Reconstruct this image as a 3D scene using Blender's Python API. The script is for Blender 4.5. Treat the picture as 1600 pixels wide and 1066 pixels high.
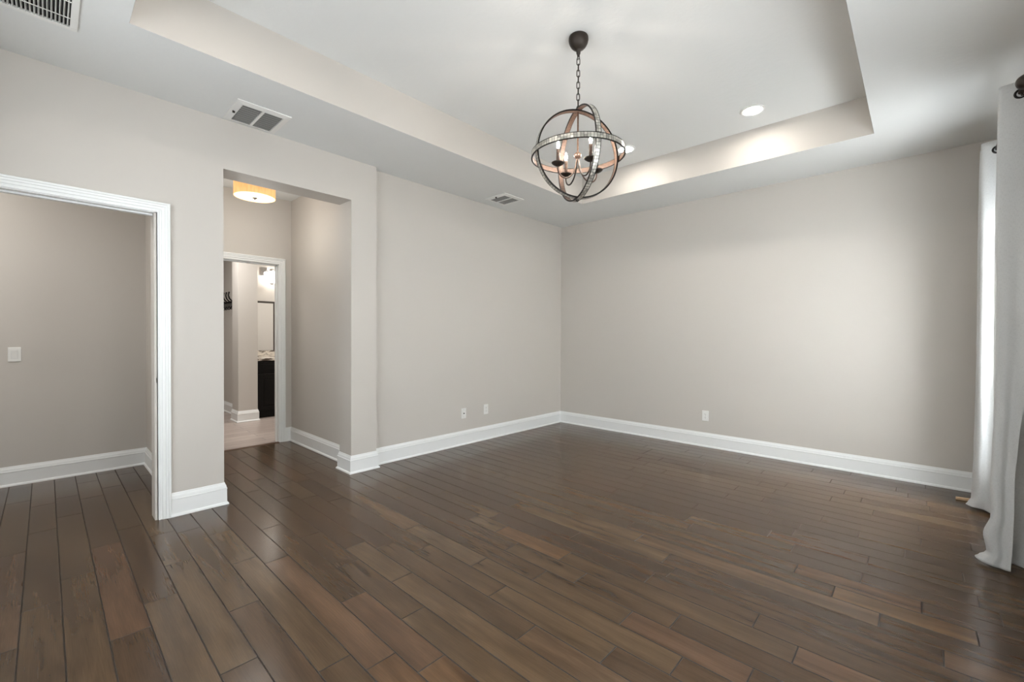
import bpy, bmesh, math, random
from mathutils import Vector, Matrix
random.seed(7)
PI = math.pi
S = bpy.context.scene
for o in list(bpy.data.objects): bpy.data.objects.remove(o)
COL = S.collection

# ------------------------------------------------------------------ camera
cam_d = bpy.data.cameras.new('camera')
cam = bpy.data.objects.new('camera', cam_d); COL.objects.link(cam)
F_PX, YAW, PITCH, ROLL = 679.7, math.radians(42.982), math.radians(-0.662), math.radians(0.284)
cam_d.sensor_width = 36; cam_d.lens = 36 * F_PX / 1600; cam_d.clip_start = 0.02
fw0 = Vector((-math.sin(YAW), math.cos(YAW), 0)); rt0 = Vector((math.cos(YAW), math.sin(YAW), 0)); up0 = Vector((0, 0, 1))
fw = fw0 * math.cos(PITCH) + up0 * math.sin(PITCH); up2 = -fw0 * math.sin(PITCH) + up0 * math.cos(PITCH)
rt = rt0 * math.cos(ROLL) + up2 * math.sin(ROLL); up3 = -rt0 * math.sin(ROLL) + up2 * math.cos(ROLL)
M = Matrix((rt, up3, -fw)).transposed().to_4x4(); M.translation = Vector((0, 0, 1.2584))
cam.matrix_world = M
S.camera = cam

# ------------------------------------------------------------------ view, world, daylight
S.view_settings.view_transform = 'Standard'; S.view_settings.look = 'None'
S.view_settings.gamma = 1; S.view_settings.use_curve_mapping = False
S.view_settings.exposure = 0.29
W = bpy.data.worlds.new('sky'); S.world = W; W.use_nodes = True
bg = W.node_tree.nodes['Background']; bg.inputs[0].default_value = (0.80, 0.90, 1.0, 1); bg.inputs[1].default_value = 1.6

def area(name, loc, dirv, sx, sy, power, col=(1, 1, 1), spread=PI):
    l = bpy.data.lights.new(name, 'AREA'); l.shape = 'RECTANGLE'; l.size = sx; l.size_y = sy
    l.energy = power; l.color = col; l.spread = spread
    o = bpy.data.objects.new(name, l); COL.objects.link(o); o.location = loc
    o.rotation_euler = Vector(dirv).to_track_quat('-Z', 'Z').to_euler()
    return o
# daylight at the right wall's window openings, plus added fill from the front
area('daylight_near_window', (0.66, 1.30, 1.55), (-1, 0, 0.0), 2.3, 1.8, 48, (0.97, 0.98, 1.0))
area('daylight_curtained_window', (0.70, 4.05, 1.50), (-1, 0, -0.15), 1.0, 1.8, 108, (0.97, 0.98, 1.0), math.radians(150))
area('added_front_fill', (-2.0, -0.66, 1.55), (0, 1, 0.0), 2.2, 1.8, 24, (0.98, 0.98, 1.0))  # extra fill from behind the camera, added through an invented window

# ------------------------------------------------------------------ helpers
def mat(name, base, rough=0.5, metal=0.0, spec=0.5, **kw):
    m = bpy.data.materials.new(name); m.use_nodes = True
    b = m.node_tree.nodes['Principled BSDF']
    b.inputs['Base Color'].default_value = (*base, 1); b.inputs['Roughness'].default_value = rough
    b.inputs['Metallic'].default_value = metal; b.inputs['Specular IOR Level'].default_value = spec
    for k, v in kw.items(): b.inputs[k.replace('_', ' ')].default_value = v
    return m
def nd(m, t, **kw):
    n = m.node_tree.nodes.new(t)
    for k, v in kw.items(): setattr(n, k, v)
    return n
def lk(m, a, b): m.node_tree.links.new(a, b)
def bump(m, scale, strength, detail=3, dist=0.002, kind='noise', stretch=None):
    b = m.node_tree.nodes['Principled BSDF']
    tc = nd(m, 'ShaderNodeTexCoord'); mp = nd(m, 'ShaderNodeMapping')
    lk(m, tc.outputs['Object'], mp.inputs[0])
    if stretch: mp.inputs['Scale'].default_value = stretch
    n = nd(m, 'ShaderNodeTexNoise'); n.inputs['Scale'].default_value = scale; n.inputs['Detail'].default_value = detail
    lk(m, mp.outputs[0], n.inputs['Vector'])
    src = n.outputs['Fac']
    if kind == 'knock':
        r = nd(m, 'ShaderNodeValToRGB'); r.color_ramp.elements[0].position = .45; r.color_ramp.elements[1].position = .58
        lk(m, src, r.inputs[0]); src = r.outputs[0]
    bp = nd(m, 'ShaderNodeBump'); bp.inputs['Strength'].default_value = strength; bp.inputs['Distance'].default_value = dist
    lk(m, src, bp.inputs['Height']); lk(m, bp.outputs[0], b.inputs['Normal'])
    return m
def speckle(m, c1, c2, scale, detail=4, stretch=None, lo=.35, hi=.65):
    b = m.node_tree.nodes['Principled BSDF']
    tc = nd(m, 'ShaderNodeTexCoord'); mp = nd(m, 'ShaderNodeMapping'); lk(m, tc.outputs['Object'], mp.inputs[0])
    if stretch: mp.inputs['Scale'].default_value = stretch
    n = nd(m, 'ShaderNodeTexNoise'); n.inputs['Scale'].default_value = scale; n.inputs['Detail'].default_value = detail
    r = nd(m, 'ShaderNodeValToRGB'); r.color_ramp.elements[0].position = lo; r.color_ramp.elements[1].position = hi
    r.color_ramp.elements[0].color = (*c1, 1); r.color_ramp.elements[1].color = (*c2, 1)
    lk(m, mp.outputs[0], n.inputs['Vector']); lk(m, n.outputs['Fac'], r.inputs[0]); lk(m, r.outputs[0], b.inputs['Base Color'])
    return m
def emit(name, col, strength):
    m = bpy.data.materials.new(name); m.use_nodes = True; b = m.node_tree.nodes['Principled BSDF']
    b.inputs['Base Color'].default_value = (*col, 1); b.inputs['Emission Color'].default_value = (*col, 1)
    b.inputs['Emission Strength'].default_value = strength; return m

class MB:
    """collects shapes; build() links them as one mesh object"""
    def __init__(s): s.bm = bmesh.new()
    def box(s, a, b, mi=0):
        x0, x1 = sorted((a[0], b[0])); y0, y1 = sorted((a[1], b[1])); z0, z1 = sorted((a[2], b[2]))
        v = [s.bm.verts.new(p) for p in ((x0,y0,z0),(x1,y0,z0),(x1,y1,z0),(x0,y1,z0),(x0,y0,z1),(x1,y0,z1),(x1,y1,z1),(x0,y1,z1))]
        for q in ((0,3,2,1),(4,5,6,7),(0,1,5,4),(1,2,6,5),(2,3,7,6),(3,0,4,7)):
            f = s.bm.faces.new([v[i] for i in q]); f.material_index = mi
        return s
    def quad(s, pts, mi=0):
        f = s.bm.faces.new([s.bm.verts.new(p) for p in pts]); f.material_index = mi; return s
    def prism(s, pts, off, mi=0):
        """closed outline pts (3D) pushed by vector off"""
        off = Vector(off); a = [s.bm.verts.new(p) for p in pts]; b = [s.bm.verts.new(Vector(p) + off) for p in pts]
        n = len(pts); s.bm.faces.new(a[::-1]).material_index = mi; s.bm.faces.new(b).material_index = mi
        for i in range(n): s.bm.faces.new((a[i], a[(i+1)%n], b[(i+1)%n], b[i])).material_index = mi
        return s
    def lathe(s, prof, c=(0,0,0), axis=(0,0,1), seg=32, mi=0):
        """prof: (radius, height) pairs along axis from c"""
        q = Vector(axis).normalized().to_track_quat('Z', 'Y').to_matrix(); c = Vector(c); rings = []
        for r, h in prof:
            if r < 1e-6: rings.append([s.bm.verts.new(c + q @ Vector((0, 0, h)))])
            else: rings.append([s.bm.verts.new(c + q @ Vector((r*math.cos(2*PI*k/seg), r*math.sin(2*PI*k/seg), h))) for k in range(seg)])
        for A, B in zip(rings, rings[1:]):
            for k in range(seg):
                k2 = (k+1) % seg
                if len(A) == 1 and len(B) == 1: continue
                if len(A) == 1: f = s.bm.faces.new((A[0], B[k], B[k2]))
                elif len(B) == 1: f = s.bm.faces.new((A[k], A[k2], B[0]))
                else: f = s.bm.faces.new((A[k], A[k2], B[k2], B[k]))
                f.smooth = True; f.material_index = mi
        return s
    def tube(s, pts, r, seg=10, closed=False, mi=0, caps=True):
        pts = [Vector(p) for p in pts]; n = len(pts); rings = []
        rr = r if isinstance(r, (list, tuple)) else [r]*n
        t0 = (pts[1]-pts[0]).normalized(); ref = Vector((0,0,1)) if abs(t0.z) < .9 else Vector((1,0,0))
        u = t0.cross(ref).normalized()
        for i in range(n):
            if closed: t = (pts[(i+1)%n]-pts[i-1]).normalized()
            else: t = (pts[min(i+1,n-1)]-pts[max(i-1,0)]).normalized()
            u = (u - t*u.dot(t)).normalized(); w = t.cross(u)
            rings.append([s.bm.verts.new(pts[i] + (u*math.cos(2*PI*k/seg)+w*math.sin(2*PI*k/seg))*rr[i]) for k in range(seg)])
        for i in range(n if closed else n-1):
            A, B = rings[i], rings[(i+1)%n]
            for k in range(seg):
                f = s.bm.faces.new((A[k], A[(k+1)%seg], B[(k+1)%seg], B[k])); f.smooth = True; f.material_index = mi
        if not closed and caps:
            s.bm.faces.new(rings[0][::-1]).material_index = mi; s.bm.faces.new(rings[-1]).material_index = mi
        return s
    def sweep(s, prof, path, mi=0):
        """profile (offset to the right of travel, z) along a 2D path with mitred corners"""
        P = [Vector((p[0], p[1])) for p in path]; n = len(P); rows = []
        def rn(a, b): d = (b-a).normalized(); return Vector((d.y, -d.x))
        for i in range(n):
            if i == 0: m_ = rn(P[0], P[1])
            elif i == n-1: m_ = rn(P[-2], P[-1])
            else:
                a, b = rn(P[i-1], P[i]), rn(P[i], P[i+1]); m_ = (a+b); m_ = m_ / (m_.dot(a))
            rows.append([s.bm.verts.new((P[i].x+m_.x*o, P[i].y+m_.y*o, z)) for o, z in prof])
        for A, B in zip(rows, rows[1:]):
            for k in range(len(prof)-1):
                s.bm.faces.new((A[k], B[k], B[k+1], A[k+1])).material_index = mi
        s.bm.faces.new(rows[0]).material_index = mi; s.bm.faces.new(rows[-1][::-1]).material_index = mi
        return s
    def build(s, name, mats, parent=None, bevel=0, recalc=True, smooth=False):
        if recalc: bmesh.ops.recalc_face_normals(s.bm, faces=s.bm.faces)
        me = bpy.data.meshes.new(name); s.bm.to_mesh(me); s.bm.free()
        for m in (mats if isinstance(mats, (list, tuple)) else [mats]): me.materials.append(m)
        o = bpy.data.objects.new(name, me); COL.objects.link(o)
        if parent: o.parent = parent
        if bevel:
            b = o.modifiers.new('bevel', 'BEVEL'); b.width = bevel; b.segments = 2; b.limit_method = 'ANGLE'; b.angle_limit = math.radians(40)
        if smooth:
            for p in me.polygons: p.use_smooth = True
        return o
def struct(o): o['kind'] = 'structure'; return o
def tag(o, label, cat, group=None):
    o['label'] = label; o['category'] = cat
    if group: o['group'] = group
    return o
def thing(name, loc, label, cat, group=None, rz=0):
    o = bpy.data.objects.new(name, None); COL.objects.link(o); o.location = loc; o.rotation_euler.z = rz
    o.empty_display_size = .1
    return tag(o, label, cat, group)
def copy_tree(o, parent=None):
    c = o.copy(); COL.objects.link(c)
    if parent: c.parent = parent
    for ch in [x for x in bpy.data.objects if x.parent == o]: copy_tree(ch, c)
    return c

# ------------------------------------------------------------------ materials
PAINT = (0.578, 0.543, 0.499)
m_wall = bump(mat('wall_paint', PAINT, .62, spec=.3), 160, .12, dist=.001)
m_ceil = bump(mat('ceiling_paint', (0.76, 0.765, 0.75), .8, spec=.2), 26, .16, detail=4, dist=.002, kind='knock')
m_trim = mat('trim_paint', (0.84, 0.85, 0.84), .32)
m_white = mat('white_plastic', (0.80, 0.79, 0.76), .35)
m_louver = mat('louver_shaded_white', (0.24, 0.235, 0.225), .5)  # white vent blades, their shade put into a darker base colour
m_vent = mat('vent_enamel', (0.70, 0.70, 0.68), .4)
m_dark = mat('dark_void', (0.02, 0.02, 0.02), .8)
m_black = mat('black_metal', (0.018, 0.016, 0.015), .38, metal=.6)
m_bronze = mat('bronze_metal', (0.045, 0.036, 0.03), .42, metal=.7)
m_copper = speckle(mat('brushed_copper_wood', (0.4, 0.2, 0.1), .42, metal=.25), (0.055, 0.032, 0.022), (0.12, 0.072, 0.052), 60, stretch=(1, 1, 6))
m_chrome = mat('chrome', (0.75, 0.75, 0.76), .12, metal=1)
m_bulb = emit('lit_bulb', (1.0, 0.90, 0.79), 380)
m_can = emit('lit_lens', (1.0, 0.95, 0.88), 110)
m_flame = emit('lit_glass', (1.0, 0.95, 0.88), 16)
m_pale = speckle(mat('pale_wood', (0.72, 0.5, 0.3), .5), (0.62, 0.42, 0.24), (0.78, 0.58, 0.38), 30, stretch=(1, 8, 8))
m_cab = mat('espresso_cabinet', (0.005, 0.0045, 0.0042), .35, spec=.2)
m_gran = speckle(mat('granite', (0.5, 0.4, 0.3), .15), (0.10, 0.075, 0.06), (0.74, 0.68, 0.60), 9, detail=8, stretch=(1, 1, 2.5), lo=.42, hi=.56)
m_mirror = mat('mirror_glass', (0.9, 0.9, 0.9), .01, metal=1)
m_frame = mat('dark_frame', (0.05, 0.042, 0.035), .4)
m_vinyl = mat('window_vinyl', (0.82, 0.82, 0.82), .35)

m_glass = bpy.data.materials.new('window_glass'); m_glass.use_nodes = True
_b = m_glass.node_tree.nodes['Principled BSDF']
_b.inputs['Transmission Weight'].default_value = 1; _b.inputs['Roughness'].default_value = 0; _b.inputs['IOR'].default_value = 1.0
_b.inputs['Specular IOR Level'].default_value = .5; _b.inputs['Base Color'].default_value = (.97, .99, .98, 1)

# linen: diffuse with some light coming through
m_linen = bpy.data.materials.new('curtain_linen'); m_linen.use_nodes = True
_n = m_linen.node_tree; _b = _n.nodes['Principled BSDF']; _b.inputs['Roughness'].default_value = .9; _b.inputs['Specular IOR Level'].default_value = .1
tc = nd(m_linen, 'ShaderNodeTexCoord')
def _noise(sc, st):
    mp = nd(m_linen, 'ShaderNodeMapping'); mp.inputs['Scale'].default_value = st; lk(m_linen, tc.outputs['UV'], mp.inputs[0])
    n = nd(m_linen, 'ShaderNodeTexNoise'); n.inputs['Scale'].default_value = sc; n.inputs['Detail'].default_value = 4; lk(m_linen, mp.outputs[0], n.inputs[0]); return n
na = _noise(60, (1, 8, 1)); nb = _noise(60, (8, 1, 1))
ad = nd(m_linen, 'ShaderNodeMath', operation='ADD'); lk(m_linen, na.outputs[0], ad.inputs[0]); lk(m_linen, nb.outputs[0], ad.inputs[1])
rr = nd(m_linen, 'ShaderNodeValToRGB'); rr.color_ramp.elements[0].position = .7; rr.color_ramp.elements[1].position = 1.3
rr.color_ramp.elements[0].color = (.56, .565, .56, 1); rr.color_ramp.elements[1].color = (.70, .705, .70, 1)
lk(m_linen, ad.outputs[0], rr.inputs[0]); lk(m_linen, rr.outputs[0], _b.inputs['Base Color'])
bp = nd(m_linen, 'ShaderNodeBump'); bp.inputs['Strength'].default_value = .25; bp.inputs['Distance'].default_value = .001
lk(m_linen, ad.outputs[0], bp.inputs['Height']); lk(m_linen, bp.outputs[0], _b.inputs['Normal'])
tl = nd(m_linen, 'ShaderNodeBsdfTranslucent'); tl.inputs[0].default_value = (.75, .75, .72, 1)
mx = nd(m_linen, 'ShaderNodeMixShader'); mx.inputs[0].default_value = .22
lk(m_linen, _b.outputs[0], mx.inputs[1]); lk(m_linen, tl.outputs[0], mx.inputs[2])
lk(m_linen, mx.outputs[0], _n.nodes['Material Output'].inputs[0])

# drum shade
m_shade = bpy.data.materials.new('drum_linen'); m_shade.use_nodes = True
_b = m_shade.node_tree.nodes['Principled BSDF']
speckle(m_shade, (0.80, 0.52, 0.22), (0.90, 0.66, 0.34), 40, stretch=(1, 1, .2))
_b.inputs['Emission Color'].default_value = (1.0, 0.55, 0.20, 1); _b.inputs['Emission Strength'].default_value = .55; _b.inputs['Roughness'].default_value = .8
m_diff = emit('drum_diffuser', (1.0, 0.86, 0.62), 1.0)

# wood floor: one colour seed per board comes with the mesh
m_wood = bpy.data.materials.new('hardwood'); m_wood.use_nodes = True
def wood(m):
    b = m.node_tree.nodes['Principled BSDF']
    at = nd(m, 'ShaderNodeAttribute', attribute_name='board'); sp = nd(m, 'ShaderNodeSeparateColor'); lk(m, at.outputs['Color'], sp.inputs[0])
    tc = nd(m, 'ShaderNodeTexCoord')
    # shift the grain per board
    cmb = nd(m, 'ShaderNodeCombineXYZ'); mul = nd(m, 'ShaderNodeMath', operation='MULTIPLY'); mul.inputs[1].default_value = 37
    lk(m, sp.outputs[0], mul.inputs[0]); lk(m, mul.outputs[0], cmb.inputs[0]); lk(m, mul.outputs[0], cmb.inputs[1])
    add = nd(m, 'ShaderNodeVectorMath', operation='ADD'); lk(m, tc.outputs['Object'], add.inputs[0]); lk(m, cmb.outputs[0], add.inputs[1])
    mp = nd(m, 'ShaderNodeMapping'); mp.inputs['Scale'].default_value = (.8, 6.5, 1); lk(m, add.outputs[0], mp.inputs[0])
    n1 = nd(m, 'ShaderNodeTexNoise'); n1.inputs['Scale'].default_value = 2.2; n1.inputs['Detail'].default_value = 5; n1.inputs['Distortion'].default_value = .5; lk(m, mp.outputs[0], n1.inputs[0])
    mp2 = nd(m, 'ShaderNodeMapping'); mp2.inputs['Scale'].default_value = (4, 110, 1); lk(m, add.outputs[0], mp2.inputs[0])
    n2 = nd(m, 'ShaderNodeTexNoise'); n2.inputs['Scale'].default_value = 2; n2.inputs['Detail'].default_value = 4; lk(m, mp2.outputs[0], n2.inputs[0])
    # hand scraped chatter across some boards
    mp3 = nd(m, 'ShaderNodeMapping'); mp3.inputs['Scale'].default_value = (45, 3, 1); lk(m, add.outputs[0], mp3.inputs[0])
    n3 = nd(m, 'ShaderNodeTexNoise'); n3.inputs['Scale'].default_value = 1.6; n3.inputs['Detail'].default_value = 3; lk(m, mp3.outputs[0], n3.inputs[0])
    r1 = nd(m, 'ShaderNodeValToRGB'); e = r1.color_ramp.elements
    e[0].position = .0; e[0].color = (.060, .034, .018, 1); e[1].position = 1; e[1].color = (.116, .066, .030, 1)
    x = e.new(.3); x.color = (.080, .049, .026, 1)
    x = e.new(.6); x.color = (.097, .062, .034, 1)
    x = e.new(.85); x.color = (.094, .051, .029, 1)
    lk(m, sp.outputs[1], r1.inputs[0])
    r2 = nd(m, 'ShaderNodeValToRGB'); e = r2.color_ramp.elements; e[0].position = .3; e[0].color = (.66, .62, .58, 1); e[1].position = .72; e[1].color = (1.28, 1.26, 1.22, 1)
    lk(m, n1.outputs[0], r2.inputs[0])
    m1 = nd(m, 'ShaderNodeMix', data_type='RGBA', blend_type='MULTIPLY'); m1.inputs[0].default_value = 1; lk(m, r1.outputs[0], m1.inputs[6]); lk(m, r2.outputs[0], m1.inputs[7])
    r3 = nd(m, 'ShaderNodeValToRGB'); e = r3.color_ramp.elements; e[0].position = .35; e[0].color = (.88, .88, .88, 1); e[1].position = .65; e[1].color = (1.08, 1.08, 1.08, 1)
    lk(m, n2.outputs[0], r3.inputs[0])
    m2 = nd(m, 'ShaderNodeMix', data_type='RGBA', blend_type='MULTIPLY'); m2.inputs[0].default_value = 1; lk(m, m1.outputs[2], m2.inputs[6]); lk(m, r3.outputs[0], m2.inputs[7])
    lk(m, m2.outputs[2], b.inputs['Base Color'])
    rg = nd(m, 'ShaderNodeMapRange'); rg.inputs[3].default_value = .18; rg.inputs[4].default_value = .25; lk(m, n1.outputs[0], rg.inputs[0]); lk(m, rg.outputs[0], b.inputs['Roughness'])
    a1 = nd(m, 'ShaderNodeMath', operation='MULTIPLY_ADD'); a1.inputs[1].default_value = .35; lk(m, n3.outputs[0], a1.inputs[0]); lk(m, n1.outputs[0], a1.inputs[2])
    a2 = nd(m, 'ShaderNodeMath', operation='MULTIPLY_ADD'); a2.inputs[1].default_value = .18; lk(m, n2.outputs[0], a2.inputs[0]); lk(m, a1.outputs[0], a2.inputs[2])
    bp = nd(m, 'ShaderNodeBump'); bp.inputs['Strength'].default_value = .08; bp.inputs['Distance'].default_value = .002
    lk(m, a2.outputs[0], bp.inputs['Height']); lk(m, bp.outputs[0], b.inputs['Normal'])
    b.inputs['Specular IOR Level'].default_value = .42
wood(m_wood)
m_gap = mat('board_gap', (.034, .023, .015), .55)
m_tile = bpy.data.materials.new('plank_tile'); m_tile.use_nodes = True
def tile(m):
    b = m.node_tree.nodes['Principled BSDF']; tc = nd(m, 'ShaderNodeTexCoord'); mp = nd(m, 'ShaderNodeMapping'); lk(m, tc.outputs['Object'], mp.inputs[0])
    mp.inputs['Rotation'].default_value = (0, 0, PI/2)
    br = nd(m, 'ShaderNodeTexBrick'); br.inputs['Scale'].default_value = 1; br.inputs['Brick Width'].default_value = .9; br.inputs['Row Height'].default_value = .15
    br.inputs['Mortar Size'].default_value = .004; br.inputs['Color1'].default_value = (.34, .275, .245, 1); br.inputs['Color2'].default_value = (.44, .37, .33, 1); br.inputs['Mortar'].default_value = (.22, .19, .17, 1)
    lk(m, mp.outputs[0], br.inputs[0])
    mp2 = nd(m, 'ShaderNodeMapping'); mp2.inputs['Scale'].default_value = (14, 2, 1); lk(m, tc.outputs['Object'], mp2.inputs[0])
    n = nd(m, 'ShaderNodeTexNoise'); n.inputs['Scale'].default_value = 3; lk(m, mp2.outputs[0], n.inputs[0])
    r = nd(m, 'ShaderNodeValToRGB'); r.color_ramp.elements[0].color = (.7, .7, .7, 1); r.color_ramp.elements[1].color = (1.2, 1.2, 1.2, 1); lk(m, n.outputs[0], r.inputs[0])
    mm = nd(m, 'ShaderNodeMix', data_type='RGBA', blend_type='MULTIPLY'); mm.inputs[0].default_value = 1; lk(m, br.outputs[0], mm.inputs[6]); lk(m, r.outputs[0], mm.inputs[7])
    lk(m, mm.outputs[2], b.inputs['Base Color']); b.inputs['Roughness'].default_value = .35
tile(m_tile)

# ------------------------------------------------------------------ room dimensions (metres)
XN, XL, YB, XR, YF, H, HT = -3.7525, -3.83, 5.16, 0.50, -0.50, 2.845, 3.15
XB = -3.98            # rear face of the thick wall
XE = -5.46            # end wall of hall and of the small side room
TX0, TX1, TY0, TY1 = -2.96, -0.264, 0.30, 4.396

# ------------------------------------------------------------------ floor: real boards with bevelled joints
JOINTS = {0: [-4.88, -3.75, -2.62], 1: [-4.06, -2.94], 2: [-4.28, -3.18], 3: [-4.64, -3.52, -2.4], 4: [-3.73, -2.62], 5: [-2.97, -1.87], 6: [-3.41, -2.27], 7: [-2.73, -1.62], 8: [-2.61, -1.5], 9: [-3.08, -1.97, -1.35], 10: [-2.28, -1.66], 11: [-1.95], 12: [-2.32, -1.2], 13: [-2.13, -1.5], 14: [-2.41, -1.77, -0.66], 15: [-2.58, -1.44, -0.94]}
EXTRA = [(-2.9,16.29),(-2.24,16.76),(-1.76,16.1),(-1.46,17.0),(-1.27,16.03),(-.34,16.94),(-3.07,17.16),(-1.97,17.35),(-2.15,18.17),(-1.57,19.0),(-1.01,18.02),(-2.68,19.16),(-2.19,19.75),(.09,19.88),(-3.28,20.45),(-1.03,20.05),(-.11,20.87),(-3.49,21.47),(-2.37,21.12),(-1.39,21.96),(-.29,21.86),(.2,21.78),(-.47,22.9),(.03,22.79),(-2.2,23.89),(-1.57,23.11),(-.2,23.8),(.29,23.67),(-2.39,24.88),(.23,24.71),(-1.79,25.98),(-.68,25.83),(-.19,25.74),(-2.92,26.19),(.19,26.68),(-3.4,27.95),(-.04,27.63),(-.26,28.62),(-.47,29.7),(-.86,30.49),(.02,31.49),(-.22,32.52),(.08,35.16)]
def floor_boards():
    rows = {k: list(v) for k, v in JOINTS.items()}
    for x, r in EXTRA:
        y = -.195 + .1315*r; n = round((y + .011)/.127 - .15) + 1
        rows.setdefault(n, []).append(x)
    bm = bmesh.new(); lay = bm.loops.layers.color.new('board'); rnd = random.Random(11)
    P0 = .127
    def yrow(n):  # lower seam of row n (measured boards keep their place near the camera)
        return -.011 - P0/2 + P0*(n-1) - (0.006 if n < 4 else 0)
    x_lo, x_hi = -5.46, XR + .02
    for n in range(-11, 43):
        y0, y1 = yrow(n), yrow(n+1)
        if y0 > YB + .05: break
        y1 = min(y1, YB + .05)
        xs = sorted(rows.get(n, [])); 
        ys = []
        for x in xs:
            if not ys or x - ys[-1] > .25: ys.append(x)
        xs = ys
        if not xs: xs = [rnd.uniform(-4, -1)]
        full = [xs[0]]
        for x in xs[1:]:
            while x - full[-1] > 1.35: full.append(full[-1] + (1.11 if rnd.random() < .6 and x - full[-1] > 1.5 else .62))
            if x - full[-1] > .2: full.append(x)
        L = [1.11, .62, 1.11, .5]; k = rnd.randrange(4)
        while full[-1] < x_hi: full.append(full[-1] + L[k % 4]); k += 1
        while full[0] > x_lo: full.insert(0, full[0] - L[k % 4]); k += 1
        for a, b in zip(full, full[1:]):
            a = max(a, x_lo); b = min(b, x_hi)
            if b - a < .02: continue
            c = (rnd.random(), rnd.random(), rnd.random(), 1)
            g, w, d = .0008, .0022, .0016    # joint half gap, bevel width, bevel drop
            z = 0.0
            o = [(a+g, y0+g), (b-g, y0+g), (b-g, y1-g), (a+g, y1-g)]
            i = [(a+g+w, y0+g+w), (b-g-w, y0+g+w), (b-g-w, y1-g-w), (a+g+w, y1-g-w)]
            vo = [bm.verts.new((p[0], p[1], z-d)) for p in o]; vi = [bm.verts.new((p[0], p[1], z)) for p in i]
            vb = [bm.verts.new((p[0], p[1], z-.012)) for p in o]
            fs = [bm.faces.new(vi)] + [bm.faces.new((vo[q], vo[(q+1)%4], vi[(q+1)%4], vi[q])) for q in range(4)] + \
                 [bm.faces.new((vb[q], vb[(q+1)%4], vo[(q+1)%4], vo[q])) for q in range(4)]
            for f in fs[1:]: f.material_index = 1
            for f in fs:
                for l in f.loops: l[lay] = c
    # slab under the boards, seen only in the joints
    f0 = len(bm.faces)
    def bx(x0, y0, z0, x1, y1, z1):
        v = [bm.verts.new(p) for p in ((x0,y0,z0),(x1,y0,z0),(x1,y1,z0),(x0,y1,z0),(x0,y0,z1),(x1,y0,z1),(x1,y1,z1),(x0,y1,z1))]
        for q in ((0,3,2,1),(4,5,6,7),(0,1,5,4),(1,2,6,5),(2,3,7,6),(3,0,4,7)):
            bm.faces.new([v[i] for i in q]).material_index = 1
    bx(x_lo, -1.7, -.10, x_hi, YB+.05, -.0025)
    me = bpy.data.meshes.new('floor'); bm.to_mesh(me); bm.free(); me.materials.append(m_wood); me.materials.append(m_gap)
    o = bpy.data.objects.new('floor', me); COL.objects.link(o); return struct(o)
floor_boards()
struct(MB().box((-8.9, -1.0, -.10), (XE+.0, 4.6, -.002)).build('floor_bathroom', m_tile))
struct(MB().prism([(XE-.025,1.1,-.001),(XE+.025,1.1,-.001),(XE+.018,1.1,.006),(XE-.018,1.1,.006)], (0,.76,0)).build('trim_1', mat('threshold_wood', (.10,.055,.035), .35)))

# ------------------------------------------------------------------ walls
WT = H + .001
w = MB()
w.box((XB+.10, YF-.12, 0), (XN, -.27, WT))                      # before the side doorway
w.box((XB+.10, -.27, 2.085), (XN, .50, WT))                     # over the side doorway
w.box((XB+.10, .50, 0), (XN, .90, WT)); w.box((XB, .665, 0), (XB+.10, .90, WT))
w.box((XB, .90, 2.48), (XN, 1.89, WT))                          # header over the hall opening
w.box((XB, 1.89, 0), (XN, 2.14, WT))                            # pier
w.box((XB, 2.14, 0), (XL, YB+.12, WT))                          # far stretch, slightly set back
struct(w.build('wall_left', m_wall))
struct(MB().box((XL, YB, 0), (XR+.14, YB+.12, WT)).build('wall_back', m_wall))
# right wall with two window openings
WINS = [(3.62, 4.48, .45, 2.45), (.15, 2.45, .65, 2.45)]
w = MB(); ys = [YF-.12, .15, 2.45, 3.62, 4.48, YB]
w.box((XR, YF-.12, 0), (XR+.14, .15, WT)); w.box((XR, 2.45, 0), (XR+.14, 3.62, WT)); w.box((XR, 4.48, 0), (XR+.14, YB, WT))
for a, b, z0, z1 in WINS: w.box((XR, a, 0), (XR+.14, b, z0)); w.box((XR, a, z1), (XR+.14, b, WT))
struct(w.build('wall_right', m_wall))
w = MB(); w.box((XB+.10, YF-.14, 0), (-3.1, YF, WT)); w.box((-3.1, YF-.14, 0), (-.9, YF, .65)); w.box((-3.1, YF-.14, 2.45), (-.9, YF, WT)); w.box((-.9, YF-.14, 0), (XR, YF, WT))
struct(w.build('wall_front', m_wall))
# hall and side room
struct(MB().box((XE, 2.0, 0), (XB, 2.12, WT)).build('wall_hall_right', m_wall))
struct(MB().box((XE, .665, 0), (XB, .79, WT)).build('wall_hall_left', m_wall))
w = MB(); w.box((XE-.12, -1.7, 0), (XE, 1.09, WT)); w.box((XE-.12, 1.09, 2.09), (XE, 1.87, WT)); w.box((XE-.12, 1.87, 0), (XE, 2.12, WT))
struct(w.build('wall_hall_end', m_wall))
struct(MB().box((XE-.12, -1.7, 0), (XB+.10, -1.58, WT)).build('wall_side_room', m_wall))
struct(MB().box((XB+.10, -1.58, 0), (XN, YF-.12, WT)).build('wall_side_room', m_wall))

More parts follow.
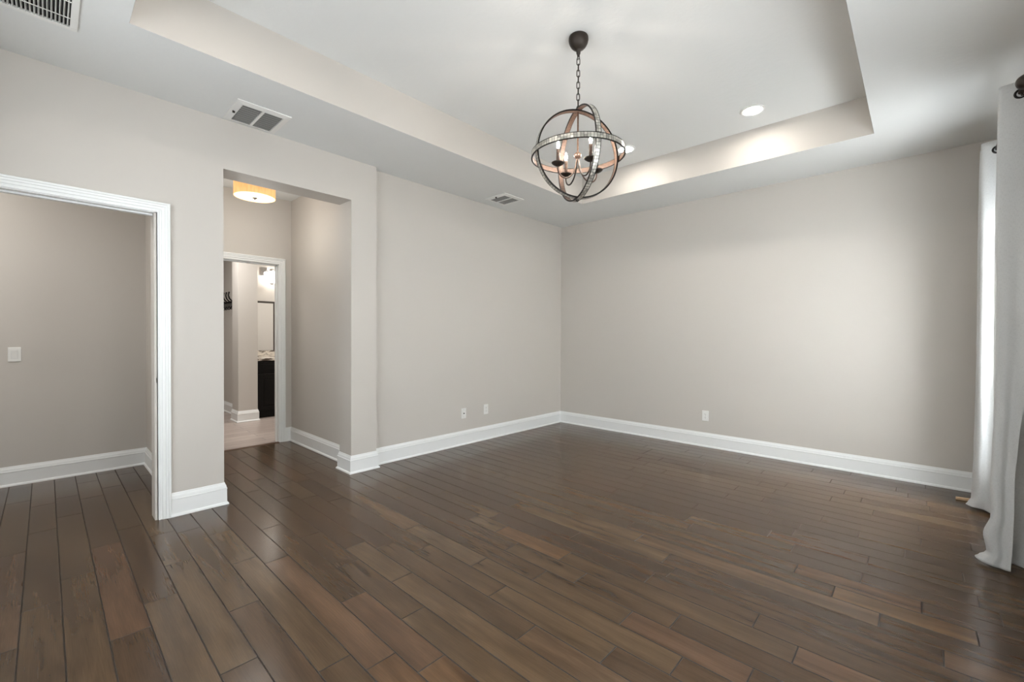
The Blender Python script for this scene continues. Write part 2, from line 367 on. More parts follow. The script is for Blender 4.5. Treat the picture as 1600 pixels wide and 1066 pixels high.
# ------------------------------------------------------------------ ceiling: soffit ring, tray sides in wall paint, raised field
c = MB()
c.box((XB+.10, YF-.12, H), (TX0, YB+.12, H+.1)); c.box((TX1, YF-.12, H), (XR+.14, YB+.12, H+.1))
c.box((TX0, YF-.12, H), (TX1, TY0, H+.1)); c.box((TX0, TY1, H), (TX1, YB+.12, H+.1))
c.box((TX0-.1, TY0-.1, HT), (TX1+.1, TY1+.1, HT+.1))
t = .004
c.box((TX0-.1, TY0-.1, H+.1), (TX0, TY1+.1, HT), 1); c.box((TX1, TY0-.1, H+.1), (TX1+.1, TY1+.1, HT), 1)
c.box((TX0, TY0-.1, H+.1), (TX1, TY0, HT), 1); c.box((TX0, TY1, H+.1), (TX1, TY1+.1, HT), 1)
for q in ([(TX0+.0008, TY0, H), (TX0+.0008, TY1, H), (TX0+.0008, TY1, HT), (TX0+.0008, TY0, HT)],
          [(TX1-.0008, TY0, H), (TX1-.0008, TY1, H), (TX1-.0008, TY1, HT), (TX1-.0008, TY0, HT)],
          [(TX0, TY0+.0008, H), (TX1, TY0+.0008, H), (TX1, TY0+.0008, HT), (TX0, TY0+.0008, HT)],
          [(TX0, TY1-.0008, H), (TX1, TY1-.0008, H), (TX1, TY1-.0008, HT), (TX0, TY1-.0008, HT)]): c.quad(q, 1)
struct(c.build('ceiling', [m_ceil, m_wall], recalc=False))
struct(MB().box((-5.58, -1.7, H), (XB+.10, 2.12, H+.1)).build('ceiling_hall', m_ceil))
struct(MB().box((-8.9, -1.0, 2.75), (-5.58, 4.6, 2.85)).build('ceiling_bathroom', m_ceil))

# ------------------------------------------------------------------ baseboards
BP = [(0, 0), (.026, 0), (.0255, .008), (.022, .015), (.0155, .019), (.015, .112), (.0165, .114), (.0165, .121), (.013, .124), (.0125, .131), (.0105, .141), (.006, .150), (.0045, .157), (.003, .161), (0, .161)]
def base(name, path): return struct(MB().sweep(BP, path).build(name, m_trim))
base('baseboard_hall', [(XE, 1.925), (XE, 2.0), (XB-.0, 2.0)])
base('baseboard_pier', [(XB, 2.0), (XB, 1.89), (XN, 1.89), (XN, 2.14), (XL, 2.14)])
base('baseboard_left', [(XL, 2.14), (XL, YB)])
base('baseboard_back', [(XL, YB), (XR, YB)])
base('baseboard_right', [(XR, YB), (XR, YF)])
base('baseboard_front', [(XR, YF), (XN, YF)])
base('baseboard_doorway', [(XN, .585), (XN, .90), (XB, .90), (XB, .79), (XE, .79), (XE, 1.03)])
base('baseboard_side_room', [(XE, -1.58), (XE, .665), (XB+.10, .665)])

# ------------------------------------------------------------------ door casings
def casing_profile():   # (across the casing from the opening outwards, thickness)
    return [(0, 0), (0, .011), (.006, .013), (.010, .0105), (.020, .012), (.023, .016), (.038, .017), (.041, .021), (.052, .022), (.056, .026), (.066, .026), (.068, .022), (.068, 0)]
def casing(x, y0, y1, zt, sgn, name, parent):
    """frame round an opening on the plane x; sgn = side the casing faces"""
    pr = casing_profile(); mb = MB(); rows = []
    path = [((y0, 0), (-1, 0)), ((y0, zt), (-1, 1)), ((y1, zt), (1, 1)), ((y1, 0), (1, 0))]
    for (y, z), (dy, dz) in path:
        rows.append([mb.bm.verts.new((x + sgn*th, y + dy*a, z + dz*a)) for a, th in pr])
    for A, B in zip(rows, rows[1:]):
        for k in range(len(pr)-1): mb.bm.faces.new((A[k], A[k+1], B[k+1], B[k]))
    mb.bm.faces.new(rows[0]); mb.bm.faces.new(rows[-1])
    return mb.build(name, m_trim, parent)
def doorway(name, x_room, x_far, y0, y1, zt, strike=None):
    r = bpy.data.objects.new(name, None); COL.objects.link(r); struct(r)
    j = MB(); jt = .012
    for ya, yb in ((y0-jt, y0), (y1, y1+jt)): j.box((x_far, ya, 0), (x_room, yb, zt+jt))
    j.box((x_far, y0, zt), (x_room, y1, zt+jt))
    # stops
    xm = (x_room + x_far)/2 
    j.box((xm-.02, y0, 0), (xm+.015, y0+.010, zt)); j.box((xm-.02, y1-.010, 0), (xm+.015, y1, zt)); j.box((xm-.02, y0, zt-.010), (xm+.015, y1, zt))
    j.build('jamb', m_trim, r)
    casing(x_room, y0-.004, y1+.004, zt+.004, 1, 'casing', r); casing(x_far, y0-.004, y1+.004, zt+.004, -1, 'casing', r)
    if strike:
        s = MB(); s.box((x_room-.046, y1-.0025, .915), (x_room-.012, y1+.001, .978)); s.box((x_room-.012, y1-.003, .93), (x_room+.004, y1+.0, .963))
        s.build('strike_plate', m_black, r, bevel=.001)
    return r
doorway('door_1', XN, XB+.10, -.265, .513, 2.073, True)
doorway('door_2', XE, XE-.12, 1.11, 1.856, 2.073)

# ------------------------------------------------------------------ windows
def window(name, along, a0, a1, z0, z1, depth_in, depth_out, mull):
    """along 'y' : in the right wall; 'x' : in the front wall"""
    r = bpy.data.objects.new(name, None); COL.objects.link(r); struct(r)
    dm = (depth_in + depth_out)/2
    def bx(mb, p0, p1, d0, d1, q0, q1):
        if along == 'y': mb.box((d0, p0, q0), (d1, p1, q1))
        else: mb.box((p0, d0, q0), (p1, d1, q1))
    f = MB(); t = .05
    bx(f, a0, a0+t, dm-.03, dm+.03, z0, z1); bx(f, a1-t, a1, dm-.03, dm+.03, z0, z1)
    bx(f, a0+t, a1-t, dm-.03, dm+.03, z0, z0+t); bx(f, a0+t, a1-t, dm-.03, dm+.03, z1-t, z1)
    zm = (z0+z1)/2; bx(f, a0+t, a1-t, dm-.02, dm+.02, zm-.02, zm+.02)
    for k in range(1, mull): 
        am = a0 + (a1-a0)*k/mull; bx(f, am-.025, am+.025, dm-.025, dm+.025, z0+t, z1-t)
    f.build('window_frame', m_vinyl, r)
    g = MB(); bx(g, a0+t, a1-t, dm-.003, dm+.003, z0+t, z1-t); g.build('window_glass', m_glass, r)
    s = MB(); inn = depth_in - (.03 if depth_in < depth_out else -.03); bx(s, a0-.04, a1+.04, inn, dm-.03 if depth_in < depth_out else dm+.03, z0-.025, z0); s.build('window_sill', m_trim, r)
window('window_1', 'y', 3.62, 4.48, .45, 2.45, XR, XR+.14, 1)
window('window_2', 'y', .15, 2.45, .65, 2.45, XR, XR+.14, 2)
window('added_fill_window', 'x', -3.1, -.9, .65, 2.45, YF, YF-.14, 2)  # unseen window, put into the front wall only for fill light

# ------------------------------------------------------------------ bathroom beyond the hall
struct(MB().box((-7.39, 1.88, 0), (-7.10, 2.13, 2.75)).box((-8.9, 2.02, 0), (-7.39, 2.13, 2.75)).build('wall_bathroom_column', m_wall))
struct(MB().box((-7.92, 2.13, 0), (-7.79, 4.6, 2.75)).build('wall_bathroom_vanity', m_wall))
struct(MB().box((-8.9, 4.48, 0), (-5.58, 4.6, 2.75)).build('wall_bathroom_far', m_wall))
struct(MB().box((-9.0, -1.0, 0), (-8.88, 4.6, 2.75)).build('wall_bathroom_end', m_wall))
struct(MB().box((-8.9, -1.0, 0), (-5.58, -.9, 2.75)).build('wall_bathroom_near', m_wall))
struct(MB().box((-5.58, 2.12, 0), (-5.46, 4.6, 2.75)).build('wall_bathroom_entry', m_wall))
base('baseboard_bathroom', [(-8.88, 2.02), (-7.39, 2.02), (-7.39, 1.88), (-7.10, 1.88), (-7.10, 2.13), (-7.18, 2.13)])

# vanity cabinet
v = thing('vanity_cabinet', (-7.5, 3.1, 0), 'dark espresso bathroom vanity cabinet under the granite worktop, past the hall doorway', 'cabinet')
def loc(p): return (p[0]+7.5, p[1]-3.1, p[2])
def lbox(mb, a, b): return mb.box(loc(a), loc(b))
b_ = MB(); lbox(b_, (-7.77, 2.135, .09), (-7.245, 4.2, .865)); lbox(b_, (-7.77, 2.135, 0), (-7.28, 4.2, .09)); lbox(b_, (-7.28, 2.135, 0), (-7.243, 2.17, .09)); b_.build('body', m_cab, v)
for k in range(4):
    y0 = 2.175 + k*.50; y1 = y0+.47
    d = MB(); lbox(d, (-7.245, y0, .115), (-7.227, y1, .665)); d = d.build('door', m_cab, v, bevel=.002)
    p = MB()
    for ya, yb, za, zb in ((y0, y0+.055, .115, .665), (y1-.055, y1, .115, .665), (y0+.055, y1-.055, .115, .17), (y0+.055, y1-.055, .61, .665)): lbox(p, (-7.227, ya, za), (-7.219, yb, zb))
    p.build('door_rim', m_cab, d, bevel=.003)
    p = MB(); lbox(p, (-7.227, y0+.085, .20), (-7.221, y1-.085, .58)); p.build('door_panel', m_cab, d, bevel=.005)
    d = MB(); lbox(d, (-7.245, y0, .695), (-7.225, y1, .845)); d = d.build('drawer', m_cab, v, bevel=.004)
    p = MB(); lbox(p, (-7.225, y0+.04, .73), (-7.219, y1-.04, .81)); p.build('drawer_panel', m_cab, d, bevel=.004)
g = thing('granite_worktop', (-7.5, 3.1, .866), 'beige and brown veined granite worktop with upstand, resting on the dark vanity', 'countertop')
MB().box((-.29, -.965, 0), (.285, 1.12, .038)).build('slab', m_gran, g, bevel=.004)
MB().box((-.29, -.965, .038), (-.27, 1.12, .135)).build('upstand', m_gran, g, bevel=.002)
# mirror
mr = thing('wall_mirror', (-7.79, 2.0, 1.004), 'rectangular bathroom mirror in a dark frame above the granite worktop', 'mirror')
MB().box((0.002, .135, .0), (.028, .165, .80)).box((.002, .57, 0), (.028, .60, .80)).box((.002, .165, .77), (.028, .57, .80)).build('mirror_frame', m_frame, mr, bevel=.002)
MB().box((.002, .165, 0), (.012, .57, .77)).build('mirror_glass', m_mirror, mr)
# sconce
sc = thing('wall_sconce', (-7.79, 2.425, 2.22), 'lit bathroom wall light with a white glass cylinder and metal caps above the mirror', 'wall light')
MB().box((.001, -.045, .0), (.022, .045, .13)).build('backplate', m_chrome, sc, bevel=.003)
MB().tube([(.02, 0, .065), (.09, .02, .065), (.12, .085, .065), (.12, .085, .03)], .008).build('arm', m_chrome, sc)
MB().lathe([(0, -.12), (.046, -.12), (.048, -.115), (.048, .055), (.044, .06), (0, .06)], (.12, .085, 0), seg=28).build('glass_cylinder', m_flame, sc)
MB().lathe([(0, .06), (.032, .06), (.034, .065), (.034, .10), (.02, .105), (0, .107)], (.12, .085, 0), seg=24).build('top_cap', m_chrome, sc)
MB().lathe([(0, -.12), (.036, -.12), (.036, -.135), (.02, -.15), (0, -.152)], (.12, .085, 0), seg=24).build('bottom_cap', m_chrome, sc)
# coat rack with hooks
cr = thing('coat_rack', (-8.05, 2.02, 1.74), 'black wall rack of curved coat hooks beyond the hall doorway', 'coat rack')
MB().box((-.34, -.016, -.055), (.34, 0, .045)).build('rail', m_black, cr, bevel=.003)
for k in range(5):
    hx = -.28 + .145*k
    pts = [(hx, -.016, .03), (hx, -.05, .035), (hx, -.085, .075), (hx, -.10, .125), (hx, -.092, .16)]
    MB().tube([Vector(p) for p in pts], .011, 8).lathe([(0,-.013),(.009,-.009),(.013,0),(.009,.009),(0,.013)], (hx, -.090, .168), seg=12).tube([(hx, -.016, -.03), (hx, -.035, -.075), (hx, -.06, -.09), (hx, -.075, -.075), (hx, -.078, -.055)], .007, 8).build('hook', m_black, cr)

# ------------------------------------------------------------------ ceiling vents
def register(x0, x1, y0, y1, label):
    r = thing('ceiling_vent', ((x0+x1)/2, (y0+y1)/2, H), label, 'vent', 'two-panel supply vents in the ceiling by the left wall')
    hx, hy = (x1-x0)/2, (y1-y0)/2; bw = .042
    f = MB()
    # sloping frame: outer edge flush, inner edge proud
    o = [(-hx,-hy),(hx,-hy),(hx,hy),(-hx,hy)]; i = [(-hx+bw,-hy+bw),(hx-bw,-hy+bw),(hx-bw,hy-bw),(-hx+bw,hy-bw)]
    vo = [f.bm.verts.new((p[0],p[1],0)) for p in o]; vo2 = [f.bm.verts.new((p[0],p[1],-.005)) for p in o]
    vi = [f.bm.verts.new((p[0],p[1],-.014)) for p in i]; vi2 = [f.bm.verts.new((p[0],p[1],0)) for p in i]
    for k in range(4):
        q = (k+1) % 4
        for A, B in ((vo, vo2), (vo2, vi), (vi, vi2)): f.bm.faces.new((A[k], A[q], B[q], B[k]))
    f.build('frame', m_white, r)
    MB().box((-hx+bw, -.008, -.013), (hx-bw, .008, -.001)).build('divider', m_white, r)
    MB().box((-hx+bw, -hy+bw, -.002), (hx-bw, hy-bw, -.0005)).build('backing', m_dark, r)
    for sgn in (-1, 1):
        y0_, y1_ = (-hy+bw+.004, -.010) if sgn < 0 else (.010, hy-bw-.004)
        n = 9
        for k in range(n):
            x = -hx+bw+.010 + (2*(hx-bw)-.020)*k/(n-1)
            MB().prism([(x-.0085, y0_, -.0110), (x-.0075, y0_, -.0120), (x+.0045, y0_, -.0045), (x+.0035, y0_, -.0035)], (0, y1_-y0_, 0)).build('louver', m_louver, r)
    # damper lever
    MB().box((-.006, -hy+.016, -.022), (.006, -hy+.03, -.006)).build('damper_lever', m_bronze, r)
    return r
register(-3.73, -3.355, .89, 1.235, 'white two-panel ceiling vent directly above the hall opening')
register(-3.68, -3.36, 3.478, 3.80, 'smaller-looking white ceiling vent far along the left wall, near the chandelier')
# return grille
gx0, gx1, gy0, gy1 = -3.235, -2.62, -.45, .122
r = thing('return_grille', ((gx0+gx1)/2, (gy0+gy1)/2, H), 'large white slatted return grille in the top left corner of the ceiling', 'vent')
hx, hy = (gx1-gx0)/2, (gy1-gy0)/2; bw = .028
MB().box((-hx,-hy,-.012),(-hx+bw,hy,0)).box((hx-bw,-hy,-.012),(hx,hy,0)).box((-hx+bw,-hy,-.012),(hx-bw,-hy+bw,0)).box((-hx+bw,hy-bw,-.012),(hx-bw,hy,0)).build('frame', m_white, r, bevel=.003)
MB().box((-hx+bw, -hy+bw, -.0015), (hx-bw, hy-bw, -.0005)).build('backing', m_dark, r)
n = 36
for k in range(n):
    y = -hy+bw+.010 + (2*(hy-bw)-.018)*k/(n-1)
    MB().prism([(-hx+bw, y-.0035, -.012), (-hx+bw, y-.0015, -.013), (-hx+bw, y+.0035, -.003), (-hx+bw, y+.0015, -.002)], (2*(hx-bw), 0, 0)).build('slat', m_vent, r)
for k in (1, 2, 3):
    x = -hx + 2*hx*k/4 - .03
    MB().box((x-.003, -hy+bw, -.0145), (x+.003, hy-bw, -.0125)).build('cross_rib', m_white, r)

# ------------------------------------------------------------------ wall plates
def plate(name, label, cat, loc, normal, kind, group=None, w=.073, h=.118):
    rz = {'+x': PI/2, '-y': 0}[normal]
    r = thing(name, loc, label, cat, group, rz)      # local: faces -Y
    MB().box((-w/2, -.006, -h/2), (w/2, 0, h/2)).build('cover_plate', m_white, r, bevel=.003)
    if kind == 'duplex':
        for s_ in (-1, 1):
            a = MB(); zc = s_*.0195
            a.prism([(math.copysign(min(abs(.0165*math.cos(t)), .0165), math.cos(t)), -.0082, zc + max(-.0125, min(.0125, .0175*math.sin(t)))) for t in [2*PI*k/24 for k in range(24)]], (0, .0022, 0))
            a = a.build('receptacle', m_white, r)
            MB().box((-.0075, -.0086, zc-.001), (-.0055, -.008, zc+.007)).box((.0055, -.0086, zc-.001), (.0075, -.008, zc+.006)).lathe([(0, 0), (.0024, 0), (.0024, .0006), (0, .0006)], (0, -.0086, zc-.0065), (0, 1, 0), 12).build('slots', m_dark, a)
        MB().lathe([(0, 0), (.003, 0), (.003, .001), (0, .0015)], (0, -.006, 0), (0, -1, 0), 12).build('screw', m_chrome, r)
    if kind == 'coax':
        MB().lathe([(0, 0), (.0075, 0), (.0075, .003), (.0048, .003), (.0048, .011), (0, .011)], (0, -.006, 0), (0, -1, 0), 12).build('coax_jack', m_bronze, r)
        for s_ in (-1, 1): MB().lathe([(0, 0), (.003, 0), (.003, .001), (0, .0015)], (0, -.006, s_*.041), (0, -1, 0), 12).build('screw', m_chrome, r)
    if kind == 'rocker':
        MB().box((-.020, -.0068, -.036), (.020, -.006, .036)).build('surround', m_vent, r)
        MB().prism([(-.0165, -.0068, -.033), (-.0165, -.0072, -.033), (-.0165, -.0095, 0), (-.0165, -.0125, .033), (-.0165, -.0068, .033)], (.033, 0, 0)).build('rocker', m_white, r)
plate('cable_outlet', 'white wall plate with a round coax jack, low on the left wall', 'outlet', (XL, 3.293, .361), '+x', 'coax')
plate('wall_outlet', 'plain white outlet on the left wall, closer to the corner', 'outlet', (XL, 3.648, .367), '+x', 'duplex')
plate('wall_outlet', 'white outlet low on the back wall, right of the corner', 'outlet', (-1.768, YB, .353), '-y', 'duplex')
plate('light_switch', 'white rocker light switch on the side room wall through the left doorway', 'switch', (XE, -.174, 1.085), '+x', 'rocker')

# ------------------------------------------------------------------ recessed lights
def recessed(x, y, label):
    r = thing('recessed_light', (x, y, HT), label, 'ceiling light', 'recessed lights in the raised ceiling')
    MB().lathe([(.092, 0), (.094, -.003), (.090, -.007), (.074, -.009), (.070, -.003), (.070, 0)], seg=40).build('trim_ring', m_white, r)
    MB().lathe([(0, -.0035), (.0705, -.0035), (.0705, -.0005), (0, -.0005)], seg=40).build('lens', m_can, r)
recessed(-1.026, 4.026, 'lit recessed ceiling light at the right, clear of the chandelier')
recessed(-1.026, .66, 'unseen recessed light added to brighten the raised ceiling, nearest above the viewer')  # out of view, added to light the tray sides
recessed(-2.173, .66, 'unseen recessed light added to brighten the raised ceiling, front left corner')  # out of view as well, second added light for the tray
recessed(-2.173, 4.003, 'lit recessed ceiling light half hidden behind the globe chandelier')

# ------------------------------------------------------------------ drum flush mount in the hall
DX, DY, DZ = -4.70, 1.388, 2.585
r = thing('drum_ceiling_light', (DX, DY, H), 'glowing amber fabric drum ceiling light in the hall', 'ceiling light')
z = DZ - H
MB().lathe([(.173, z), (.176, z), (.176, z+.17), (.173, z+.17), (.173, z)], seg=56).build('drum_shade', m_shade, r)
MB().lathe([(0, z-.004), (.10, z-.003), (.170, z+.002), (.172, z+.006), (0, z+.006)], seg=56).build('diffuser', m_diff, r)
MB().lathe([(0, z-.024), (.006, z-.022), (.010, z-.014), (.022, z-.008), (.022, z-.003), (0, z-.003)], seg=24).build('finial', m_bronze, r)
MB().lathe([(0, -.025), (.065, -.025), (.07, -.02), (.07, 0), (0, 0)], seg=32).lathe([(.008, z+.006), (.008, -.02)], seg=10).build('ceiling_pan', m_vent, r)

# ------------------------------------------------------------------ chandelier
CX, CY, CZ = -1.589, 2.308, 2.41
ch = thing('globe_chandelier', (CX, CY, HT), 'globe chandelier of three banded rings with four lit candle bulbs on a chain', 'chandelier')
k0 = CZ - HT          # sphere centre in local z
RS = .285
MB().lathe([(0, 0), (.058, 0), (.061, -.006), (.062, -.022), (.058, -.040), (.049, -.057), (.036, -.071), (.022, -.080), (.014, -.086), (.0125, -.104), (.009, -.112), (.008, -.122), (0, -.124)], seg=40).build('canopy', m_bronze, ch)
MB().tube([(.0095*math.cos(a), 0, -.131+.0105*math.sin(a)) for a in [2*PI*k/16 for k in range(16)]], .0022, 8, closed=True).build('canopy_loop', m_bronze, ch)
# chain
ztop, zbot = -.136, k0 + RS + .022
nl = 8; step = (ztop - zbot)/nl
for k in range(nl):
    zc = ztop - step*(k+.5); hh = step/2 + .0035; ww = .0095; pts = []
    for q in range(20):
        a = 2*PI*q/20; px_ = ww*math.cos(a); pz = (hh-ww)*(1 if math.sin(a) > 0 else -1)*(1 if abs(math.sin(a)) > .01 else 0) + ww*math.sin(a)
        ang = PI/4 + (PI/2 if k % 2 else 0)
        pts.append((px_*math.cos(ang), px_*math.sin(ang), zc + pz))
    MB().tube(pts, .0027, 8, closed=True).build('chain_link', m_bronze, ch)
MB().tube([(.010*math.cos(a), 0, k0+RS+.013+.010*math.sin(a)) for a in [2*PI*k/16 for k in range(16)]], .0025, 8, closed=True).lathe([(0, RS+k0+.004), (.012, RS+k0+.003), (.013, RS+k0-.008), (0, RS+k0-.012)], seg=20).build('top_loop', m_bronze, ch)
# mosaic material: each mirror tile with its own tone
m_mos = bpy.data.materials.new('mirror_mosaic'); m_mos.use_nodes = True
_b = m_mos.node_tree.nodes['Principled BSDF']; at = nd(m_mos, 'ShaderNodeAttribute', attribute_name='tone'); lk(m_mos, at.outputs['Color'], _b.inputs['Base Color'])
_b.inputs['Roughness'].default_value = .28; _b.inputs['Metallic'].default_value = .45
def ring(rot, R, name='ring'):
    """flat band ring; rot maps the ring plane (xy) into place"""
    wdt, th, seg = .034, .007, 96
    def P(a, r_, z_): return rot @ Vector((r_*math.cos(a), r_*math.sin(a), z_)) + Vector((0, 0, k0))
    def band(prof, mats_, nm, par, smooth=False):
        mb = MB(); rows = [[mb.bm.verts.new(P(2*PI*k/seg, r_, z_)) for r_, z_ in prof] for k in range(seg)]
        for k in range(seg):
            A, B = rows[k], rows[(k+1)%seg]
            for q in range(len(prof)):
                q2 = (q+1) % len(prof); f = mb.bm.faces.new((A[q], A[q2], B[q2], B[q])); f.smooth = False
        return mb.build(nm, mats_, par)
    base_ = band([(R-th, -wdt/2+.003), (R-.002, -wdt/2+.003), (R-.002, wdt/2-.003), (R-th, wdt/2-.003)], m_copper, name, ch)
    for s_ in (-1, 1):
        z0, z1 = s_*(wdt/2-.003), s_*wdt/2
        band([(R-th-.001, z0), (R+.0015, z0), (R+.0015, z1), (R-th-.001, z1)], m_black, 'metal_rim', base_)
    mb = MB(); lay = mb.bm.loops.layers.color.new('tone'); nt = 96; rn = random.Random(hash(R) % 99)
    nrow = 2; iw = wdt - .007
    for k in range(nt):
        for j in range(nrow):
            a0, a1 = 2*PI*(k+.06)/nt, 2*PI*(k+.94)/nt
            z0 = -iw/2 + iw*j/nrow + .0004; z1 = -iw/2 + iw*(j+1)/nrow - .0004
            da, db = rn.uniform(-.0003, .0003), rn.uniform(-.0003, .0003)
            t_ = rn.uniform(.58, .86); tone = (t_, t_*.98, t_*.93, 1)
            q = [P(a0, R+.0008+da, z0), P(a1, R+.0008-da, z0), P(a1, R+.0008+db, z1), P(a0, R+.0008-db, z1)]
            vs = [mb.bm.verts.new(p) for p in q]; f = mb.bm.faces.new(vs)
            for l in f.loops: l[lay] = tone
    mb.build('mosaic_inlay', m_mos, base_, recalc=True)
    # dark grout under the tiles
    band([(R-.0022, -iw/2), (R+.0002, -iw/2), (R+.0002, iw/2), (R-.0022, iw/2)], m_bronze, 'grout_bed', base_)
azA = math.radians(-31)
def meridian(az):   # ring plane contains z and the direction az
    return Matrix.Rotation(az, 3, 'Z') @ Matrix.Rotation(PI/2, 3, 'X')
ring(meridian(azA), RS); ring(meridian(azA+PI/2), RS-.009); ring(Matrix.Rotation(math.radians(1.5), 3, 'X'), RS+.009)
# stem, hub, arms, cups, candles, bulbs
MB().lathe([(.0055, RS-.012), (.0055, .02), (.008, .012), (.008, .006)], (0, 0, k0), seg=16).build('stem', m_copper, ch)
MB().lathe([(0, .016), (.010, .014), (.020, .006), (.024, -.006), (.021, -.018), (.012, -.026), (.007, -.034), (0, -.036)], (0, 0, k0), seg=28).build('hub', m_copper, ch)
for q in range(4):
    a = math.radians(-23 + 90*q); d = Vector((math.cos(a), math.sin(a), 0)); s0 = Vector((0, 0, k0)); pts = []
    ctrl = [(.006, -.02), (.012, -.06), (.026, -.105), (.052, -.142), (.088, -.160), (.122, -.150), (.141, -.122), (.143, -.092)]
    for u in range(len(ctrl)-1):       # Catmull-Rom
        p0 = ctrl[max(u-1, 0)]; p1 = ctrl[u]; p2 = ctrl[u+1]; p3 = ctrl[min(u+2, len(ctrl)-1)]
        for v_ in range(5):
            t = v_/5; f_ = lambda A, B, C_, D: .5*((2*B)+(-A+C_)*t+(2*A-5*B+4*C_-D)*t*t+(-A+3*B-3*C_+D)*t**3)
            pts.append((f_(p0[0], p1[0], p2[0], p3[0]), f_(p0[1], p1[1], p2[1], p3[1])))
    pts.append(ctrl[-1])
    arm = MB().tube([s0 + d*x + Vector((0, 0, z_)) for x, z_ in pts], .0048, 10).build('arm', m_copper if q % 2 else m_bronze, ch)
    c0 = s0 + d*.143
    MB().lathe([(0, -.096), (.010, -.096), (.022, -.090), (.037, -.080), (.041, -.074), (.039, -.0735), (.022, -.082), (.012, -.084), (0, -.084)], c0, seg=28).build('candle_cup', m_bronze, arm)
    MB().lathe([(0, -.084), (.0105, -.084), (.0105, .010), (.008, .012), (0, .012)], c0, seg=20).build('candle_sleeve', m_copper, arm)
    MB().lathe([(0, .012), (.005, .012), (.006, .018), (.0085, .028), (.009, .036), (.0075, .046), (.004, .058), (.0015, .066), (0, .068)], c0, seg=20).build('bulb', m_bulb, arm)
# bottom finial
MB().lathe([(0, -RS-.014), (.007, -RS-.010), (.011, -RS-.002), (.011, -RS+.010), (0, -RS+.012)], (0, 0, k0), seg=20).build('bottom_finial', m_bronze, ch)

# ------------------------------------------------------------------ curtain rod and curtains
RX, RZ = .385, 2.555
rd = thing('curtain_rod', (RX, 4.15, RZ), 'dark metal curtain rod with ball ends over the window', 'curtain rod')
MB().tube([(0, -.72, 0), (0, .86, 0)], .0125, 16).build('rod', m_bronze, rd)
for s_, yy in ((-1, -.72), (1, .86)):
    MB().lathe([(0, 0), (.016, 0), (.016, .012), (.012, .018), (.024, .026), (.034, .040), (.037, .054), (.033, .070), (.022, .083), (0, .090)], (0, yy, 0), (0, s_, 0), 28).build('ball_finial', m_bronze, rd)
for yy in (-.66, .80):
    MB().tube([(0, yy, -.013), (0, yy, -.022), (.03, yy, -.026), (XR-RX-.004, yy, -.026)], .006, 8).box((XR-RX-.006, yy-.018, -.06), (XR-RX, yy+.018, .02)).build('bracket', m_bronze, rd)

def catmull(c, n):
    out = []
    for u in range(len(c)-1):
        p0, p1, p2, p3 = (Vector(c[max(u-1, 0)]), Vector(c[u]), Vector(c[u+1]), Vector(c[min(u+2, len(c)-1)]))
        for v_ in range(n):
            t = v_/n; out.append(.5*((2*p1)+(p2-p0)*t+(2*p0-5*p1+4*p2-p3)*t*t+(3*p1-p0-3*p2+p3)*t**3))
    out.append(Vector(c[-1])); return out
def lerp_tab(tab, z):
    if z <= tab[0][0]: return tab[0][1]
    for (a, x), (b, y) in zip(tab, tab[1:]):
        if z <= b: t = (z-a)/(b-a); t = t*t*(3-2*t); return x+(y-x)*t
    return tab[-1][1]
def curtain(name, plan_top, plan_bot, ztop, label, edge, holes, seed):
    """plan_top / plan_bot: fold line in plan (x, y) at rod and near the floor"""
    root = thing(name, (RX, plan_top[0][1], 0), label, 'curtain', None)
    lead = 10*min(range(8), key=lambda q: plan_bot[q][0]); A = catmull(plan_top, 10); B = catmull(plan_bot, 10); nu = len(A); nv = 96
    rn = random.Random(seed); ph = [rn.uniform(0, 6.3) for _ in range(6)]
    mb = MB(); uv = mb.bm.loops.layers.uv.new('uv'); V = []; arc = [0]
    for a, b in zip(A, A[1:]): arc.append(arc[-1] + (b-a).length)
    for j in range(nv+1):
        t = j/nv; z = .010 + (ztop-.010)*(t**1.15)
        w_ = lerp_tab([(0, 1), (.35, .85), (1.4, .35), (2.2, .08), (2.6, 0)], z)
        row = []
        for i in range(nu):
            p = A[i]*(1-w_) + B[i]*w_
            s_ = arc[i]
            low = max(0, 1 - z/.9)
            dx = .005*low*math.sin(5*s_+ph[0]+z*5) + .003*math.sin(5*s_+ph[1]+3*z) + .0008*math.sin(z*26+s_*9+ph[4])*(1 if z < 1.6 else .4)
            dy = .006*low*math.sin(7*s_+ph[2]+z*5) + .0010*math.sin(z*34+ph[5]+s_*14)
            ex = lerp_tab(edge, z); fall = math.exp(-(((lead-i)/26)**2 if i < lead else ((i-lead)/16)**2))
            zz = z
            if z < .06: zz = z + .012*(math.sin(s_*16+ph[3])+1)*(.06-z)/.06
            row.append(mb.bm.verts.new((p.x+dx+ex*fall*(1 if i > 0 else 1)-RX, p.y+dy-plan_top[0][1]+lerp_tab([(0, .05), (.12, .03), (.3, 0)], z)*fall, zz)))
        V.append(row)
    for j in range(nv):
        for i in range(nu-1):
            f = mb.bm.faces.new((V[j][i], V[j][i+1], V[j+1][i+1], V[j+1][i])); f.smooth = True
            for l, (a, b) in zip(f.loops, ((i, j), (i+1, j), (i+1, j+1), (i, j+1))): l[uv].uv = (arc[a], V[b][0].co.z)
    o = mb.build('fabric_panel', m_linen, root, recalc=False)
    so = o.modifiers.new('thickness', 'SOLIDIFY'); so.thickness = .003; so.offset = 0
    # grommets where the rod passes
    for (y, nx, ny) in holes:
        MB().tube([(0 + .022*math.cos(a)*ny, y-plan_top[0][1] - .022*math.cos(a)*nx, RZ-.006+.022*math.sin(a)) for a in [2*PI*k/28 for k in range(28)]], .0055, 8, closed=True).build('grommet', m_black, root)
    return root
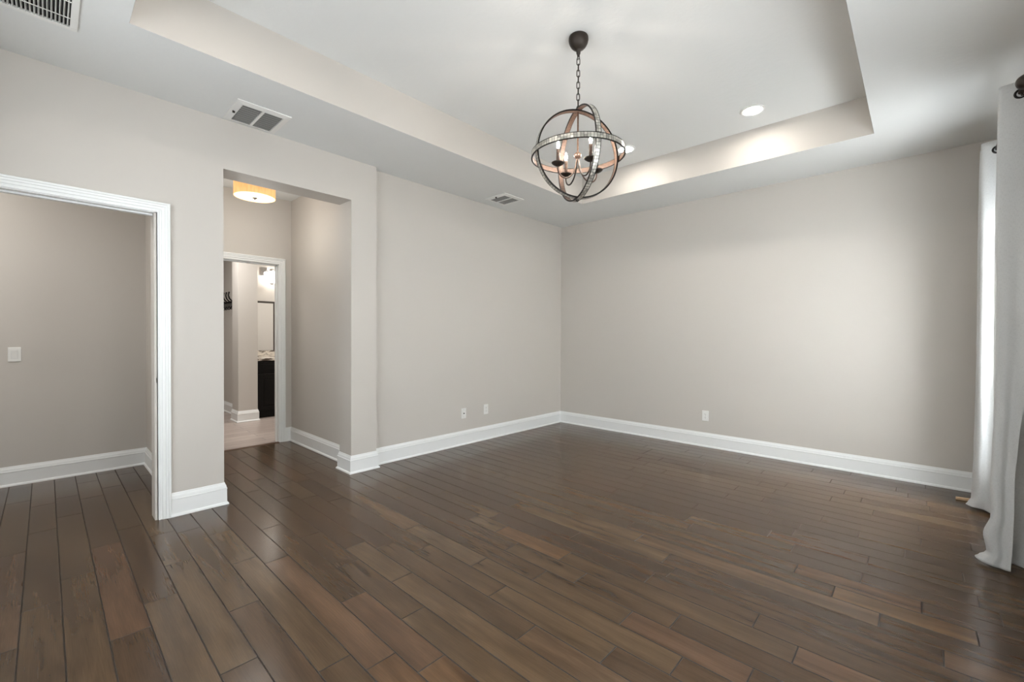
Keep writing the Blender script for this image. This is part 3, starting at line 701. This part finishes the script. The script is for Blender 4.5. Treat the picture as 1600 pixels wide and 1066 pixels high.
near_top = [(.462, 3.500), (.440, 3.500), (.395, 3.508), (.345, 3.514), (.312, 3.530), (.322, 3.556), (.38, 3.576), (.44, 3.592), (.455, 3.612), (.42, 3.634), (.36, 3.65), (.318, 3.67), (.33, 3.70), (.39, 3.718), (.445, 3.735), (.452, 3.76), (.41, 3.78), (.35, 3.80), (.33, 3.83)]
near_bot = [(.376, 3.495), (.365, 3.500), (.352, 3.510), (.338, 3.496), (.318, 3.505), (.312, 3.550), (.35, 3.590), (.42, 3.585), (.472, 3.580), (.488, 3.62), (.42, 3.72), (.35, 3.73), (.325, 3.76), (.34, 3.80), (.40, 3.82), (.44, 3.84), (.44, 3.87), (.40, 3.90), (.35, 3.92)]
curtain('window_curtain', near_top, near_bot, 2.615, 'pale grey linen curtain panel nearest the camera, cut by the right edge', [(0, -.062), (.035, -.042), (.075, -.014), (.17, -.026), (.30, .002), (.5, -.004), (.9, 0), (2.6, 0)], [(3.509, 0, 1), (3.583, 0, 1)], 3)
far_top = [(.445, 4.425), (.41, 4.432), (.36, 4.445), (.322, 4.462), (.318, 4.49), (.36, 4.515), (.42, 4.535), (.45, 4.555), (.42, 4.58), (.36, 4.60), (.32, 4.625), (.33, 4.66), (.39, 4.68), (.44, 4.70), (.43, 4.73), (.37, 4.75), (.33, 4.78), (.36, 4.81), (.42, 4.83)]
far_bot = [(.45, 4.50), (.41, 4.53), (.385, 4.56), (.345, 4.55), (.322, 4.60), (.36, 4.64), (.40, 4.66), (.42, 4.69), (.40, 4.72), (.36, 4.74), (.33, 4.77), (.32, 4.81), (.36, 4.84), (.41, 4.86), (.41, 4.89), (.37, 4.91), (.34, 4.94), (.36, 4.97), (.41, 4.99)]
curtain('window_curtain', far_top, far_bot, 2.615, 'sunlit pale linen curtain panel hanging farther off, beside the back wall corner', [(0, -.045), (.05, -.03), (.10, -.01), (.25, -.006), (.6, 0), (2.6, 0)], [(4.438, 0, 1), (4.525, 0, 1)], 9)
# small block of pale wood at the foot of the far curtain
wb = MB().prism([(-.05, -.014, 0), (.05, -.018, 0), (.05, .012, 0), (-.042, .014, 0)], (0, 0, .018)).build('wood_block', m_pale, None, bevel=.003)
wb.location = (.278, 4.86, .0); wb.rotation_euler.z = math.radians(12)
tag(wb, 'small pale wood block on the floor poking out from under the far curtain', 'wood block')

# ------------------------------------------------------------------ hall and side room lamps, added bathroom fill
def plight(name, loc_, power, col, rad=.08):
    l = bpy.data.lights.new(name, 'POINT'); l.energy = power; l.color = col; l.shadow_soft_size = rad
    o = bpy.data.objects.new(name, l); COL.objects.link(o); o.location = loc_; return o
plight('hall_drum_lamp', (DX, DY, DZ-.22), 8.0, (1.0, .98, .94), .16)
area('added_bathroom_fill', (-6.7, 1.3, 2.73), (0, 0, -1), .6, .6, 30, (1.0, .97, .94))  # no fixture in view, added to brighten the bathroom
area('added_vanity_fill', (-6.9, 3.3, 2.73), (0, 0, -1), .6, .6, 30, (1.0, .97, .92))  # added fill over the vanity side, hidden from the camera
area('side_room_ceiling_lamp', (-4.6, -.9, 2.83), (0, 0, -1), .4, .4, 20, (1.0, .98, .95))
